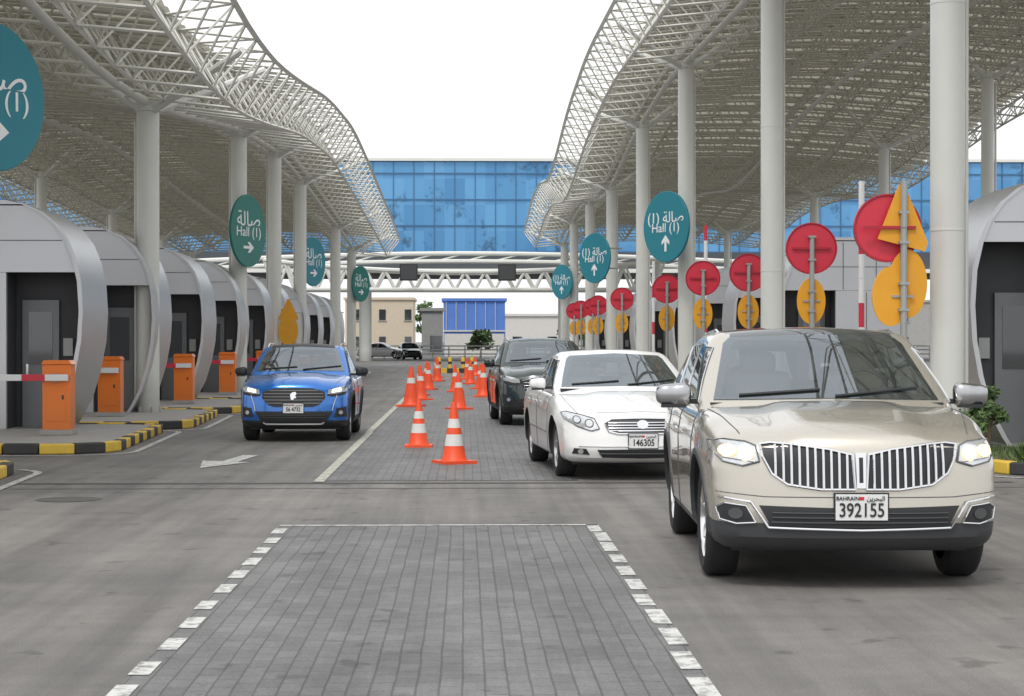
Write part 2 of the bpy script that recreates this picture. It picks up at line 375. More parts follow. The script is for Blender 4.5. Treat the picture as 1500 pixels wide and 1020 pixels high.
# ------------------------------------------------------------------ canopies
ZL=[(10,9.2),(22,8.2),(32,7.5),(38,7.35),(44,7.7),(56,8.7),(68,9.2),(80,9.0),(93,8.6),(106,8.3),(118,7.8)]
ZR=[(10,11),(30,10.4),(45,10.5),(62,11.0),(74,10.6),(84,9.7),(91,9.3),(103,10.1),(114,10.1),(128,9.0)]
def canopy(side,tab,y0,y1,xi=4.0,xo=20.4):
    g=MB(); S=side; nx=11; dx=(xo-xi)/nx; ny=int((y1-y0)/1.75); dy=(y1-y0)/ny
    def lin_s(y):
        return sum(lin(tab,y+d) for d in(-3,-1.5,0,1.5,3))/5
    def zt(x,y):
        return lin_s(y+ (x-xi)*.25)+.55*math.sin(math.pi*(x-xi)/(xo-xi))
    T=lambda i,j:(S*(xi+dx*i),y0+dy*j,zt(xi+dx*i,y0+dy*j))
    def B(i,j):
        x=xi+dx*(i+.5); y=y0+dy*(j+.5); return (S*x,y,zt(x,y)-1.15)
    for j in range(ny+1):
        for i in range(nx+1):
            ct=M['steelr'] if i<2 or i>nx-2 else M['steeli']
            if i<nx: g.tube(T(i,j),T(i+1,j),.03,ct,4)
            if j<ny: g.tube(T(i,j),T(i,j+1),.06 if i in(0,nx) else .03,ct,4)
            if i<nx and j<ny:
                b_=B(i,j)
                for a,c in((0,0),(1,0),(0,1),(1,1)): g.tube(T(i+a,j+c),b_,.024,ct,4)
                if i<nx-1: g.tube(b_,B(i+1,j),.032,ct,4)
                if j<ny-1: g.tube(b_,B(i,j+1),.045 if i in(0,1,nx-1) else .032,ct,4)
    ct=M['steelr']
    for j in range(ny): g.tube(T(0,j),T(1,j+1),.03,ct,4)
    x0s=xi+dx*1; m=14; q=5
    rows=ny*q
    vs=[];fs=[]
    for j in range(rows+1):
        for i in range(m+1):
            x=x0s+(xo-x0s)*i/m; y=y0+(y1-y0)*j/rows; vs.append((S*x,y,zt(x,y)+.16+(.05 if j%2 else 0)))
    for j in range(rows):
        for i in range(m): a=j*(m+1)+i; fs.append((a,a+1,a+m+2,a+m+1))
    g.add(vs,fs,M['roof'])
    for j in range(0,ny*2+1):
        y=y0+dy*j/2; g.poly([(S*(x0s+(xo-x0s)*i/7),y,zt(x0s+(xo-x0s)*i/7,y)+.09) for i in range(8)],.045,M['steeli'],4)
    for xx in(6.6,12.5):
        g.poly([(S*xx,y0+2*k,zt(xx,y0+2*k)-1.2) for k in range(int((y1-y0)/2))],.09,ct,8)
    return g.obj('space_frame_canopy',ang=50,fix=False),zt
cl,ztl=canopy(-1,ZL,14,118)
cr_,ztr=canopy(1,ZR,14,130)
def column(side,x,y,zt,r=.235,h=None,brace=True):
    g=MB(); S=side; top=(h or zt(x,y)-1.2)
    g.lathe([(r*1.35,.0),(r*1.35,.04),(r,.045),(r,top-.2),(r*1.2,top-.19),(r*1.2,top)],(S*x,y,0),M['steelw'],seg=32)
    z=3.1
    while z<top-1: g.lathe([(r,z),(r+.006,z+.002),(r+.006,z+.03),(r,z+.032)],(S*x,y,0),M['steelw'],seg=32); z+=3.1
    g.tube((S*(x+.26),y+.03,.1),(S*(x+.26),y+.03,top-.4),.035,M['steelw'],8)
    for k in range(6):
        a=k*math.pi/3; g.box((S*x+math.cos(a)*r*1.15,y+math.sin(a)*r*1.15,.14),(.05,.05,.2),M['steelw'],a)
    if brace:
        for ax,ay in((-2.2,-2),(2.2,-2),(-2.2,2),(2.2,2)):
            g.tube((S*x,y,top-.25),(S*(x+ax),y+ay,zt(x+ax,y+ay)-.1),.075,M['steelw'],8)
    return g.obj('canopy_column',ang=20)
for y in(25,40,56,66.5,77,98,112,): column(-1,6.6,y,ztl)
for y in(26,41,57,71,86,101,116,127): column(1,6.6,y,ztr)
for y in(45,60,75,90,105,116): column(-1,16.5,y,ztl,.2)
for y in(45,60,75,90,105,120): column(1,16.5,y,ztr,.2)
# ------------------------------------------------------------------ signs
def disc_sign(x,y,z,r,yaw,lines,arrow,colx,mat,tx=1.25):
    e=empty('direction_sign',(x,y,z),yaw)
    g=MB(); g.lathe([(0.0,-.04),(r-.01,-.04),(r,-.03),(r,.03),(r-.01,.04),(0.0,.04)],(0,0,0),mat,axis='Y',seg=56); g.obj('disc',e)
    h=MB()
    loc=Matrix.Rotation(-yaw,3,'Z')@Vector((colx-x,.25,0))
    for dz in(-r*.4,r*.4): h.tube((0,.06,dz),(loc.x,loc.y,dz),.035,M['pole'],8)
    h.box((0,.06,0),(.1,.04,r*1.6),M['pole']); h.obj('bracket',e)
    for t,sz,dz in lines: text(t,sz*r,(0,-.044,dz*r),M['txtw'],e,off=.001,sx=tx)
    a=MB(); q=r*.24
    pts=[(-1,.16),(.15,.16),(-.22,.62),(.2,.62),(.95,0),(.2,-.62),(-.22,-.62),(.15,-.16),(-1,-.16)]
    c=-.46*r
    if arrow=='up': pts=[(-b_,a_) for a_,b_ in pts]
    a.prism([(p[0]*q*tx,-.046,c+p[1]*q) for p in pts],M['txtw'],(0,.004,0)); a.obj('arrow',e)
    return e
AR='\ufe94\ufedf\ufe8e\ufebb'
Ls=[(AR,.56,.3),('Hall (1)',.38,-.04)]
disc_sign(-6.72,27.4,5.08,1.06,R(62),[(AR,.56,.26),('Hall (1)',.38,-.04)],'right',-6.6,M['teal'],1.2)
disc_sign(-6.3,55.6,4.8,1.05,R(68),Ls,'right',-6.6,M['tealg'])
disc_sign(-6.5,82,5.0,1.05,R(66),Ls,'right',-6.6,M['teal'])
disc_sign(-6.1,112,4.95,1.05,R(64),Ls,'right',-6.6,M['tealg'])
Lr=[('(1) '+AR,.42,.24),('Hall (1)',.36,-.04)]
disc_sign(5.95,56.3,4.98,1.05,R(-57),Lr,'up',6.6,M['teal'],1.15)
disc_sign(5.45,80,5.08,1.05,R(-56),Lr,'up',6.6,M['teal'],1.15)
disc_sign(5.9,116,5.2,1.05,R(-56),Lr,'up',6.6,M['teal'],1.15)
def lane_sign(x,y,z=3.22,r=.45,tri=False,two=False):
    g=MB()
    g.tube((x,y,.1),(x,y,z+.2),.045,M['pole'],10)
    g.box((x,y,.15),(.3,.3,.04),M['pole'])
    k=.05+(.12 if tri else 0)
    rx=x-(.18 if tri else 0)
    g.lathe([(0,k),(r*.93,k),(r*.95,k-.02),(r,k-.02),(r,k+.05),(0,k+.05)],(rx,y,z-.0),M['red'],axis='Y',seg=40,mats=[M['red'],M['redr'],M['redr'],M['redr'],M['red']])
    g.box((rx,y+.02,z),(r*1.5,.03,.04),M['redr']);
    def oval(cx,cz,a,b_,yy,m):
        pts=[(cx+a*math.cos(t*math.pi/18)*(1),yy,cz+b_*math.sin(t*math.pi/18)) for t in range(36)]
        g.prism(pts,m,(0,.03,0))
    oval(x-(.0 if not two else .16),z-.92,.25,.4,y+.06,M['syel'])
    g.box((x,y+.05,z-.92),(.3,.02,.03),M['pole'])
    for q in(-.75,-1.1,.2,-.2): g.box((x,y,z+q),(.13,.11,.035),M['pole'])
    if two:
        oval(x+.08,z-.75,.26,.46,y+.1,M['syel'])
    if tri:
        g.prism([(x-.34,y+.05,z-.15),(x+.3,y+.05,z-.32),(x+.34,y+.05,z-.2),(x+.02,y+.05,z+.58),(x-.05,y+.05,z+.58)],M['syel'],(0,.03,0))
        g.tube((x,y-.02,z),(x,y-.02,z+.62),.045,M['pole'],10)
    return g.obj('lane_status_sign')
lane_sign(5.86,25.4,3.12,.46,True,True)
for x,y in((6.05,33.2),(6.7,45),(6.12,49),(6.25,59),(6.05,73.5),(6.0,86),(6.1,91),(5.9,97),(5.9,103)): lane_sign(x,y)
def ysign(x,y,z=2.6):
    g=MB(); g.tube((x,y,.1),(x,y,z+.6),.04,M['pole'],8)
    g.prism([(x-.36,y-.06,z-.1),(x+.36,y-.06,z-.1),(x+.04,y-.06,z+.6),(x-.04,y-.06,z+.6)],M['syel'],(0,.03,0))
    g.prism([(x+.34*math.cos(t*math.pi/14),y-.1,z-.5+.52*math.sin(t*math.pi/14)) for t in range(28)],M['syel'],(0,.03,0))
    return g.obj('warning_sign')
ysign(-6.1,66.3,2.45)
def boom(x,y,h,r=.05):
    g=MB(); g.box((x,y,.62),(.4,.35,1.0),M['orange']); n=int((h-1)/.42)
    for i in range(n): g.tube((x,y-.22,1+.42*i),(x,y-.22,1+.42*(i+1)-.004),r,M['red'] if i%3==2 else M['white'],10)
    g.box((x,y-.22,1.0),(.16,.1,.2),M['pole']); g.obj('raised_barrier_gate')
boom(6.83,33.0,4.55); boom(6.6,52.5,4.9); boom(6.5,66,4.6)
# ------------------------------------------------------------------ cones
def cone(x,y,h=.75,plain=False):
    g=MB(); k=h/.75; rz=random.uniform(-.5,.5)
    g.box((x,y,.02*k),(.42*k,.42*k,.04*k),M['coneo'],rz)
    def rr(z): return (.15-(.15-.028)*(z-.05)/.7)*k
    zs=[.04,.07,.2,.22,.36,.44,.54,.55,.73,.75]
    prof=[(.175*k,.04*k)]+[(rr(z),z*k) for z in zs[1:]]+[(.015*k,.752*k)]
    W_=M['conew']; O_=M['coneo']
    mt=[O_,O_,O_,W_,O_,W_,W_,O_,O_,O_] if not plain else [O_,O_,O_,O_,O_,W_,O_,O_,O_,O_]
    g.lathe(prof,(x,y,0),O_,seg=24,mats=mt)
    for v in range(len(g.v)):
        p=g.v[v]; g.v[v]=(p[0]+p[2]*lx,p[1]+p[2]*ly,p[2])
    return g.obj('traffic_cone')
for x,y,h in((-.14,25,.8),(-.7,28.9,.74),(-.14,44.8,.88),(-1.32,46.7,.98),(.53,54.8,.96),(-1.2,52,.9),(-1.32,56.3,.9),(-1.2,63,.9),(-1.35,67,.9),(-.3,60,.85),(-1.1,76,.9),(.2,71,.9),(.1,80,.9),(-1.25,84,.9),(.5,88,.9),(.5,64,.85)):
    lx,ly=random.uniform(-.02,.02),random.uniform(-.02,.02); cone(x,y,h,y>40)
# ------------------------------------------------------------------ terminal building, bridge truss
e=empty('glass_terminal_building')
g=MB(); X0,X1,Y0=-84,84,150; z0,z1=8.6,15.7
g.box((0,Y0+13,(z0+z1)/2),(X1-X0,26,z1-z0),M['bglass']); g.obj('glazing',e)
g=MB()
x=X0
while x<=X1+.1: g.box((x,Y0-.03,(z0+z1)/2),(.07,.1,z1-z0),M['mull']); x+=1.6
for z in(z0,z0+2.05,z0+4.1,z0+6.15,z1): g.box((0,Y0-.04,z),(X1-X0,.14,.1),M['mull'])
g.box((0,Y0+13,z1+.12),(X1-X0+.4,26.6,.22),M['steelw'])
g.box((0,Y0+12,z0-.7),(X1-X0,25,1.3),M['bdark'])
g.box((0,Y0-.4,z0-1.5),(X1-X0,1.2,.3),M['steelw'])
for x in range(-80,81,16): g.tube((x+8,Y0+4,0),(x+8,Y0+4,z0-1.3),.5,M['steelw'],16)
g.obj('frame',e)
g=MB()
Yb=124; xs=[-13+i*1.3 for i in range(21)]
def sag(x): return 6.1+.75*(x/13)**2
for yy in(Yb,Yb+2.4):
    tp=[(x,yy,sag(x)) for x in xs]; bt=[(x+.65,yy,4.95) for x in xs[:-1]]
    g.poly(tp,.15,M['steelw'],8); g.poly(bt,.14,M['steelw'],8)
    for i,b_ in enumerate(bt): g.tube(tp[i],b_,.09,M['steelw'],6); g.tube(tp[i+1],b_,.09,M['steelw'],6)
for x in xs[::2]: g.tube((x,Yb,sag(x)),(x,Yb+2.4,sag(x)),.08,M['steelw'],6)
for s in(-1,1): 
    g.tube((s*12.6,Yb+1.2,0),(s*12.6,Yb+1.2,6.9),.3,M['steelw'],16)
g.obj('truss_gantry')
for px in(-3.6,2.7):
    g=MB(); g.box((px,122.6,6.0),(1.15,.3,1.05),M['plas']); g.box((px,122.44,6.0),(1.0,.02,.9),M['dplas']); g.tube((px,122.8,6.4),(px,123.9,6.2),.06,M['pole']); g.obj('lane_display_board')
g=MB()
for z in(6.7,7.25): g.poly([(x,134+((x)/20)**2,z+.5*math.cos(x/12)) for x in range(-22,23,2)],.16,M['steelw'],8)
for x in range(-22,22,2): g.tube((x,134+(x/20)**2,6.7+.5*math.cos(x/12)),(x+2,134+((x+2)/20)**2,7.25+.5*math.cos((x+2)/12)),.06,M['steelw'],6)
for s in(-1,1): g.tube((s*20,135,0),(s*20,135,7),.3,M['steelw'],12)
g.obj('footbridge_truss')
# ------------------------------------------------------------------ far background
def bldg(name,x0,x1,y,z,dep,mat,wins=None,floors=2,step=2.4,ww=1.1):
    e=empty(name); g=MB(); g.box(((x0+x1)/2,y+dep/2,z/2),(x1-x0,dep,z),mat); g.box(((x0+x1)/2,y+dep/2,z+.15),(x1-x0+.4,dep+.4,.3),mat); g.obj('walls',e)
    h=MB(); x=x0+1
    while x<x1-1:
        for f in range(floors):
            zc=1.5+f*z/floors; h.box((x+.4,y-.02,zc),(ww,.1,1.3),M['dglass']); h.box((x+.4,y-.06,zc-.72),(ww+.2,.14,.1),M['conc'])
        x+=step
    h.obj('windows',e)
bldg('beige_building',-14.5,-6.3,232,6.6,12,M['beige'],step=3.1,ww=.8)
bldg('blue_building',-2.3,4.3,205,5.9,10,M['bluew'],floors=1,step=30)
bldg('grey_kiosk',-4.3,-2.2,190,4.6,3,M['conc'],floors=1,step=30)
bldg('pale_building',4.9,30,230,4.6,12,M['pale'],floors=1,step=4.2)
bldg('pale_building',-60,-18,240,6.5,12,M['pale'],step=4)
bldg('pale_building',34,70,240,6.5,12,M['conc'],step=4)
g=MB()
for k in range(6): g.box((-2.0+1.05*k,204.9,4.3),(.06,.1,3.0),M['pale'])
g.box((1.0,204.9,2.7),(6.6,.12,.16),M['pale']); g.box((1.0,204.85,1.2),(6.4,.1,2.4),M['pale']); g.obj('cladding_rails',bpy.data.objects['blue_building'])
def tree(x,y,h,cr,seed,n=900,name='tree',leaf=.28):
    rnd=random.Random(seed); g=MB()
    g.tube((x,y,0),(x+.1*cr,y,h*.5),.04*h,M['bark'],8,.025*h)
    cl=[]
    for k in range(9):
        a=k*2.4; rr=cr*rnd.uniform(.35,.75); c=Vector((x+math.cos(a)*rr,y+math.sin(a)*rr,h*rnd.uniform(.45,.92))); cl.append((c,cr*rnd.uniform(.25,.5)))
        g.tube((x+.05*cr,y,h*.35),c,.018*h,M['bark'],5,.006*h)
    for k in range(n):
        c,r_=rnd.choice(cl); d=Vector((rnd.gauss(0,1),rnd.gauss(0,1),rnd.gauss(0,.8))).normalized()*r_*rnd.uniform(.4,1.1)
        p=c+d; u=Vector((rnd.gauss(0,1),rnd.gauss(0,1),rnd.gauss(0,1))).normalized(); w=u.orthogonal().normalized(); s=leaf*rnd.uniform(.5,1.2)
        g.add([p-u*s,p+w*s*.5,p+u*s,p-w*s*.5],[(0,1,2,3)],M['leaf'] if rnd.random()<.6 else M['leafd'])
    return g.obj(name,fix=False)
tree(1.5,186,2.6,1.3,1,700); tree(-16,210,5.5,2.5,4); tree(12,205,4.6,2.2,6,700)
tree(-4.9,226,6.6,1.5,12,500)
g=MB()
for k in range(60): 
    x=-45+k*1.5; g.box((x,178,.6),(.12,.12,1.2),M['white'])
for z in(.4,.8,1.15): g.box((0,178,z),(90,.05,.12),M['white'])
g.obj('white_fence')
g=MB()
for k in range(7): g.box((-1.5+.3*k+.15,96,.12+.0),(.298,.6,.24),M['yellow'] if k%2 else M['black'])
g.obj('traffic_island')
for px in(-1.3,-.75,-.1,.35):
    g=MB(); g.lathe([(.1,.2),(.1,.7),(.07,.82),(0,.86)],(px,96,0),M['yellow'],seg=14,mats=[M['yellow'],M['yellow'],M['black']]); g.lathe([(.103,.45),(.103,.58)],(px,96,0),M['black'],seg=14); g.obj('traffic_bollard')
# ------------------------------------------------------------------ plants (right island)
def spiky(x,y,n,L,seed,name='spiky_plant'):
    rnd=random.Random(seed); g=MB()
    for k in range(n):
        a=rnd.random()*6.28; el=rnd.uniform(.5,1.4); l=L*rnd.uniform(.6,1.1); o=Vector((x+rnd.uniform(-.1,.1),y+rnd.uniform(-.1,.1),.12)); w=Vector((-math.sin(a),math.cos(a),0))
        pr=o; 
        for j in range(1,5):
            t=j/4; p=o+Vector((math.cos(a)*math.cos(el)*l*t,math.sin(a)*math.cos(el)*l*t,math.sin(el)*l*t-.25*l*t*t)); w0=.022*(1-(t-.25))*1.1; w1=.022*(1-t)*1.1+.001
            g.add([pr-w*w0,pr+w*w0,p+w*w1,p-w*w1],[(0,1,2,3)],M['leaf'] if rnd.random()<.6 else M['leafd']); pr=p
    g.obj(name,fix=False)
for k in range(5): spiky(6.85+.42*k,23.1+.25*(k%2),30,.42,k)
tree(7.15,26.0,1.15,.3,31,520,'shrub',.065); tree(6.75,25.3,.8,.24,33,300,'shrub',.05)
rnd=random.Random(5); g=MB()
for k in range(2600):
    x=rnd.uniform(6.6,10.5); y=rnd.uniform(22.7,26.2); h=rnd.uniform(.04,.11); a=rnd.random()*6.28; w=.012
    g.add([(x-w*math.cos(a),y-w*math.sin(a),.12),(x+w*math.cos(a),y+w*math.sin(a),.12),(x+rnd.uniform(-.04,.04),y+rnd.uniform(-.04,.04),.12+h)],[(0,1,2)],M['leaf'] if rnd.random()<.6 else M['leafd'])
g.obj('grass',fix=False)
# ------------------------------------------------------------------ cars
def rbox(nx,ny,nz,r,dims):
    hx,hy,hz=[d/2 for d in dims]; idx={}; vs=[]; fs=[]; 
    def vid(i,j,k):
        key=(i,j,k)
        if key not in idx:
            q=Vector((-hx+2*hx*i/nx,-hy+2*hy*j/ny,-hz+2*hz*k/nz)); inn=Vector([max(-h+r,min(h-r,c)) for c,h in zip(q,(hx,hy,hz))])
            d=q-inn
            if d.length>1e-9: q=inn+d.normalized()*r
            idx[key]=len(vs); vs.append(q)
        return idx[key]
    for i in range(nx):
        for j in range(ny):
            fs.append((vid(i,j,0),vid(i,j+1,0),vid(i+1,j+1,0),vid(i+1,j,0))); fs.append((vid(i,j,nz),vid(i+1,j,nz),vid(i+1,j+1,nz),vid(i,j+1,nz)))
    for i in range(nx):
        for k in range(nz):
            fs.append((vid(i,0,k),vid(i+1,0,k),vid(i+1,0,k+1),vid(i,0,k+1))); fs.append((vid(i,ny,k),vid(i,ny,k+1),vid(i+1,ny,k+1),vid(i+1,ny,k)))
    for j in range(ny):
        for k in range(nz):
            fs.append((vid(0,j,k),vid(0,j,k+1),vid(0,j+1,k+1),vid(0,j+1,k))); fs.append((vid(nx,j,k),vid(nx,j+1,k),vid(nx,j+1,k+1),vid(nx,j,k+1)))
    return vs,fs
def inpoly(pt,poly):
    x,y=pt; c=False; n=len(poly)
    for i in range(n):
        x1,y1=poly[i]; x2,y2=poly[i-1]
        if (y1>y)!=(y2>y) and x<(x2-x1)*(y-y1)/(y2-y1)+x1: c=not c
    return c
class Car:
    def __init__(s,name,loc,yaw,p,paint):
        s.p=p; s.e=empty(name,loc,yaw); s.paint=paint; s.g=MB()
        L,W,z0=p['L'],p['W'],p['z0']; zt=1.0
        ny=int(L/.06); nx=int(W/.06); nz=int((zt-z0)/.045)
        vs,fs=rbox(nx,ny,nz,p.get('r',.13),(W,L,zt-z0)); out=[]
        prof=p['prof']; H=p['H']
        for v in vs:
            x,y,z=v.x,v.y,v.z+(zt+z0)/2; u=x/(W/2); w=min(1,max(0,(z-z0)/(zt-z0)))
            fw=1-sst(-L/2,-L/2+1.1,y); rw=sst(L/2-.8,L/2,y)
            tf=p.get('tf',.09)*(1-sst(-L/2,-L/2+.95,y))**1.3+.05*sst(L/2-.8,L/2,y)
            body=1-.05*max(0,w-.55)**1.5*2-.05*max(0,.45-w)
            flare=0
            for ya in(p['ya'],p['yb']): flare+=.014*math.exp(-((y-ya)/.4)**2)*math.exp(-((w-.45)/.35)**2)
            crease=.008*math.exp(-((w-.72)/.05)**2)
            x=x*(1-tf)*body+(flare+crease)*u*1.0
            hz=sum(lin(H,y+d) for d in(-.12,-.06,0,.06,.12))/5
            zz=z0+w*(hz-z0)
            hoodw=sst(.5,1,w)*(1-sst(p['cowl']-.1,p['cowl']+.3,y))
            zz+=hoodw*(p['crown']*(1-u*u)+p.get('dome',.02)*(1-sst(.38,.56,abs(u))))
            yy=y+fw*(p['bow']*abs(u)**2.6+lin(prof,w)) - rw*(.1*u*u+ .12*max(0,w-.6)+.06*max(0,.3-w))
            out.append(Vector((x,yy,zz)))
        G=p['gh']; gy=G['yr0']-G['yf0']; h=G['zr']-G['zb']
        vs2,fs2=rbox(int(W/.045),int(gy/.05),int(h/.035),G.get('r',.1),(2*G['hx'],gy,h)); o2=[]
        for v in vs2:
            q=min(1,max(0,(v.y+gy/2)/gy)); t=min(1,max(0,(v.z+h/2)/h)); u=v.x/G['hx']
            yf=G['yf0']+(G['yf1']-G['yf0'])*t; yr=G['yr0']+(G['yr1']-G['yr0'])*t
            x=v.x*(1-G['tum']*t**1.25)*(1-.1*max(0,q-.6)*t)
            z=G['zb']+h*t - G.get('drop',.25)*max(0,q-.35)**2*t -.12*max(0,.35-q)**2*t - .045*u*u*t
            y=yf+(yr-yf)*q+G['bow']*u*u*(1-q)**2-.08*u*u*q*q
            o2.append(Vector((x,y,z)))
        allv=out+o2; allf=[tuple(f) for f in fs]+[tuple(i+len(out) for i in f) for f in fs2]
        s.bvh=BVHTree.FromPolygons(allv,allf)
        me=bpy.data.meshes.new('body'); me.from_pydata([tuple(v) for v in out],[],fs)
        me.materials.append(paint); me.materials.append(p.get('clad',M['dplas'])); me.materials.append(M['plas'])
        for f in me.polygons:
            c=f.center; f.material_index=1 if c.z<lin(p['cladtab'],c.y) else 0
        bo=bpy.data.objects.new('body',me); scene.collection.objects.link(bo)
        cutm=MB(); Rw=p['Rw']
        for ya in(p['ya'],p['yb']):
            for sd in(-1,1):
                cutm.lathe([(.001,sd*(W/2-.42)),(Rw+.055,sd*(W/2-.42)),(Rw+.055,sd*(W/2+.3)),(.001,sd*(W/2+.3))],(0,ya,Rw+.01),M['plas'],axis='X',seg=48)
        co=cutm.obj('cut'); 
        md=bo.modifiers.new('b','BOOLEAN'); md.operation='DIFFERENCE'; md.object=co; md.solver='EXACT'
        try: md.material_mode='TRANSFER'
        except Exception: pass
        dg=bpy.context.evaluated_depsgraph_get(); dg.update(); nm=bpy.data.meshes.new_from_object(bo.evaluated_get(dg))
        bo.modifiers.clear(); bo.data=nm; nm.shade_smooth(); nm.set_sharp_from_angle(angle=R(32)); nm.name='body'
        bpy.data.objects.remove(co); bo.parent=s.e
        m2=MB(); m2.add(o2,fs2,paint); ghm=m2.obj('cabin',s.e,fix=False); s.cab=ghm
        me2=ghm.data
        if p.get('roofmat'):
            me2.materials.append(p['roofmat'])
            for f in me2.polygons:
                if abs(f.normal.z)>.86 and f.center.z>G['zr']-.2 and abs(f.center.x)<G['hx']*(1-G['tum'])-.12: f.material_index=1
    def _poly(s,poly,kind,off,mat,sd=1,sp=.05,skirt=True):
        bm=bmesh.new(); vs=[bm.verts.new((a,b_,0)) for a,b_ in poly]; bm.faces.new(vs)
        for ax in(0,1):
            lo=min(p[ax] for p in poly); hi=max(p[ax] for p in poly); c=lo+sp
            while c<hi-1e-4:
                co=[0,0,0]; co[ax]=c; no=[0,0,0]; no[ax]=1
                bmesh.ops.bisect_plane(bm,geom=bm.verts[:]+bm.edges[:]+bm.faces[:],plane_co=co,plane_no=no); c+=sp
        bm.verts.ensure_lookup_table(); bm.verts.index_update(); pts=[]; ok=[]
        for v in bm.verts:
            h=s.cast(v.co.x,v.co.y,kind,sd); ok.append(h is not None)
            pts.append(h if h is not None else Vector((0,0,0)))
        dv={'f':Vector((0,-1,0)),'s':Vector((sd,0,0)),'t':Vector((0,0,1)),'r':Vector((0,1,0))}[kind]
        n=len(pts); V=[p+dv*off for p in pts]; F=[]
        for f in bm.faces:
            if all(ok[v.index] for v in f.verts): F.append([v.index for v in f.verts])
        s.g.add(V,F,mat)
        if skirt:
            V2=[p-dv*.02 for p in pts]; F2=[]
            for e_ in bm.edges:
                if len(e_.link_faces)==1:
                    a,b_=e_.verts[0].index,e_.verts[1].index
                    if ok[a] and ok[b_]: F2.append([a,b_,b_+n,a+n])
            s.g.add(V+V2,F2,mat)
        bm.free()
    def cast(s,a,b_,kind,sd=1):
        if kind=='f': h=s.bvh.ray_cast(Vector((a,-8,b_)),Vector((0,1,0)))
        elif kind=='r': h=s.bvh.ray_cast(Vector((a,8,b_)),Vector((0,-1,0)))
        elif kind=='s': h=s.bvh.ray_cast(Vector((sd*6,a,b_)),Vector((-sd,0,0)))
        else: h=s.bvh.ray_cast(Vector((a,b_,6)),Vector((0,0,-1)))
        return h[0]
    def front(s,poly,mat,off=.008,mir=True,sp=.05):
        s._poly(poly,'f',off,mat,sp=sp)
        if mir: s._poly([(-a,b_) for a,b_ in reversed(poly)],'f',off,mat,sp=sp)
    def side(s,poly,mat,off=.006,sp=.06,skirt=True):
        for sd in(-1,1): s._poly(poly,'s',off,mat,sd,sp,skirt)
    def line(s,pts,kind,r,mat,off=0.,mir=True,seg=6):
        for sd in((-1,1) if mir else (1,)):
            res=[]
            for a,b_ in zip(pts,pts[1:]):
                n=max(1,int(math.hypot(b_[0]-a[0],b_[1]-a[1])/.035))
                for k in range(n+1):
                    t=k/n; u,v=a[0]+(b_[0]-a[0])*t,a[1]+(b_[1]-a[1])*t
                    if kind in('f','t'): h=s.cast(u*sd,v,kind)
                    else: h=s.cast(u,v,kind,sd)
                    if h is not None:
                        dv={'f':Vector((0,-1,0)),'s':Vector((sd,0,0)),'t':Vector((0,0,1))}[kind]; h=h+dv*off
                        if not res or (h-res[-1]).length>.003: res.append(h)
            for a,b_ in zip(res,res[1:]):
                if (b_-a).length<.3: s.g.tube(a,b_,r,mat,seg)
    def disc(s,x,z,r,mat,off=.014,mir=True,n=20,ry=None):
        ry=ry or r; s.front([(x+r*math.cos(2*math.pi*k/n),z+ry*math.sin(2*math.pi*k/n)) for k in range(n)],mat,off,mir,sp=.1)
    def wheels(s,spokes=9,rimm=None):
        rimm=rimm or M['rim']; p=s.p; Rw=p['Rw']; W=p['W']
        for ya in(p['ya'],p['yb']):
            for sd in(-1,1):
                g=MB(); xo=sd*(W/2-.035); tw=.235
                f=lambda r,d:(r,xo-sd*d)
                rr=Rw*.70
                g.lathe([f(rr,.02),f(rr+.03,.006),f(Rw-.05,0),f(Rw-.015,.018),f(Rw,.045),f(Rw,tw-.045),f(Rw-.02,tw-.01),f(rr,tw)],(0,ya,Rw),M['rubber'],axis='X',seg=48)
                g.lathe([f(rr,.02),f(rr-.012,.015),f(rr-.022,.03),f(rr-.03,.1),f(rr-.03,tw)],(0,ya,Rw),rimm,axis='X',seg=48)
                g.lathe([f(rr-.03,.11),f(.02,.11)],(0,ya,Rw),M['plas'],axis='X',seg=32)
                g.lathe([f(.0,.025),f(.05,.028),f(.062,.045),f(.065,.1)],(0,ya,Rw),rimm,axis='X',seg=24)
                for k in range(spokes):
                    a=2*math.pi*k/spokes+.2; c,q=math.cos(a),math.sin(a); w1,w2=.022,.03
                    pts=[]
                    for r_,w_,d in((.05,w1,.04),(rr-.02,w2,.028)):
                        for t in(-1,1): pts.append((xo-sd*d,ya+c*r_-q*w_*t,Rw+q*r_+c*w_*t))
                    pts=[pts[0],pts[1],pts[3],pts[2]]
                    g.prism(pts,rimm,(-sd*.03,0,0))
                g.obj('wheel',s.e)
        for ya in(p['ya'],p['yb']): s.g.tube((-W/2+.2,ya,p['Rw']),(W/2-.2,ya,p['Rw']),.05,M['plas'],8)
        s.g.box((0,0,p['z0']+.02),(W*.8,p['L']*.8,.1),M['plas'])
    def archlip(s,mat,w=.055,off=.012):
        p=s.p; R0=p['Rw']+.05
        for ya in(p['ya'],p['yb']):
            N=26
            cz=p['Rw']+.01
            a0=math.asin(max(-1,(p['z0']+.03-cz)/R0)); 
            A=[(ya+R0*math.cos(a0+(math.pi-2*a0)*k/N),cz+R0*math.sin(a0+(math.pi-2*a0)*k/N)) for k in range(N+1)]
            Bq=[(ya+(R0+w)*math.cos(a0+(math.pi-2*a0)*k/N),cz+(R0+w)*math.sin(a0+(math.pi-2*a0)*k/N)) for k in range(N+1)]
            for k in range(N):
                s.side([A[k],A[k+1],Bq[k+1],Bq[k]],mat,off,sp=.2)
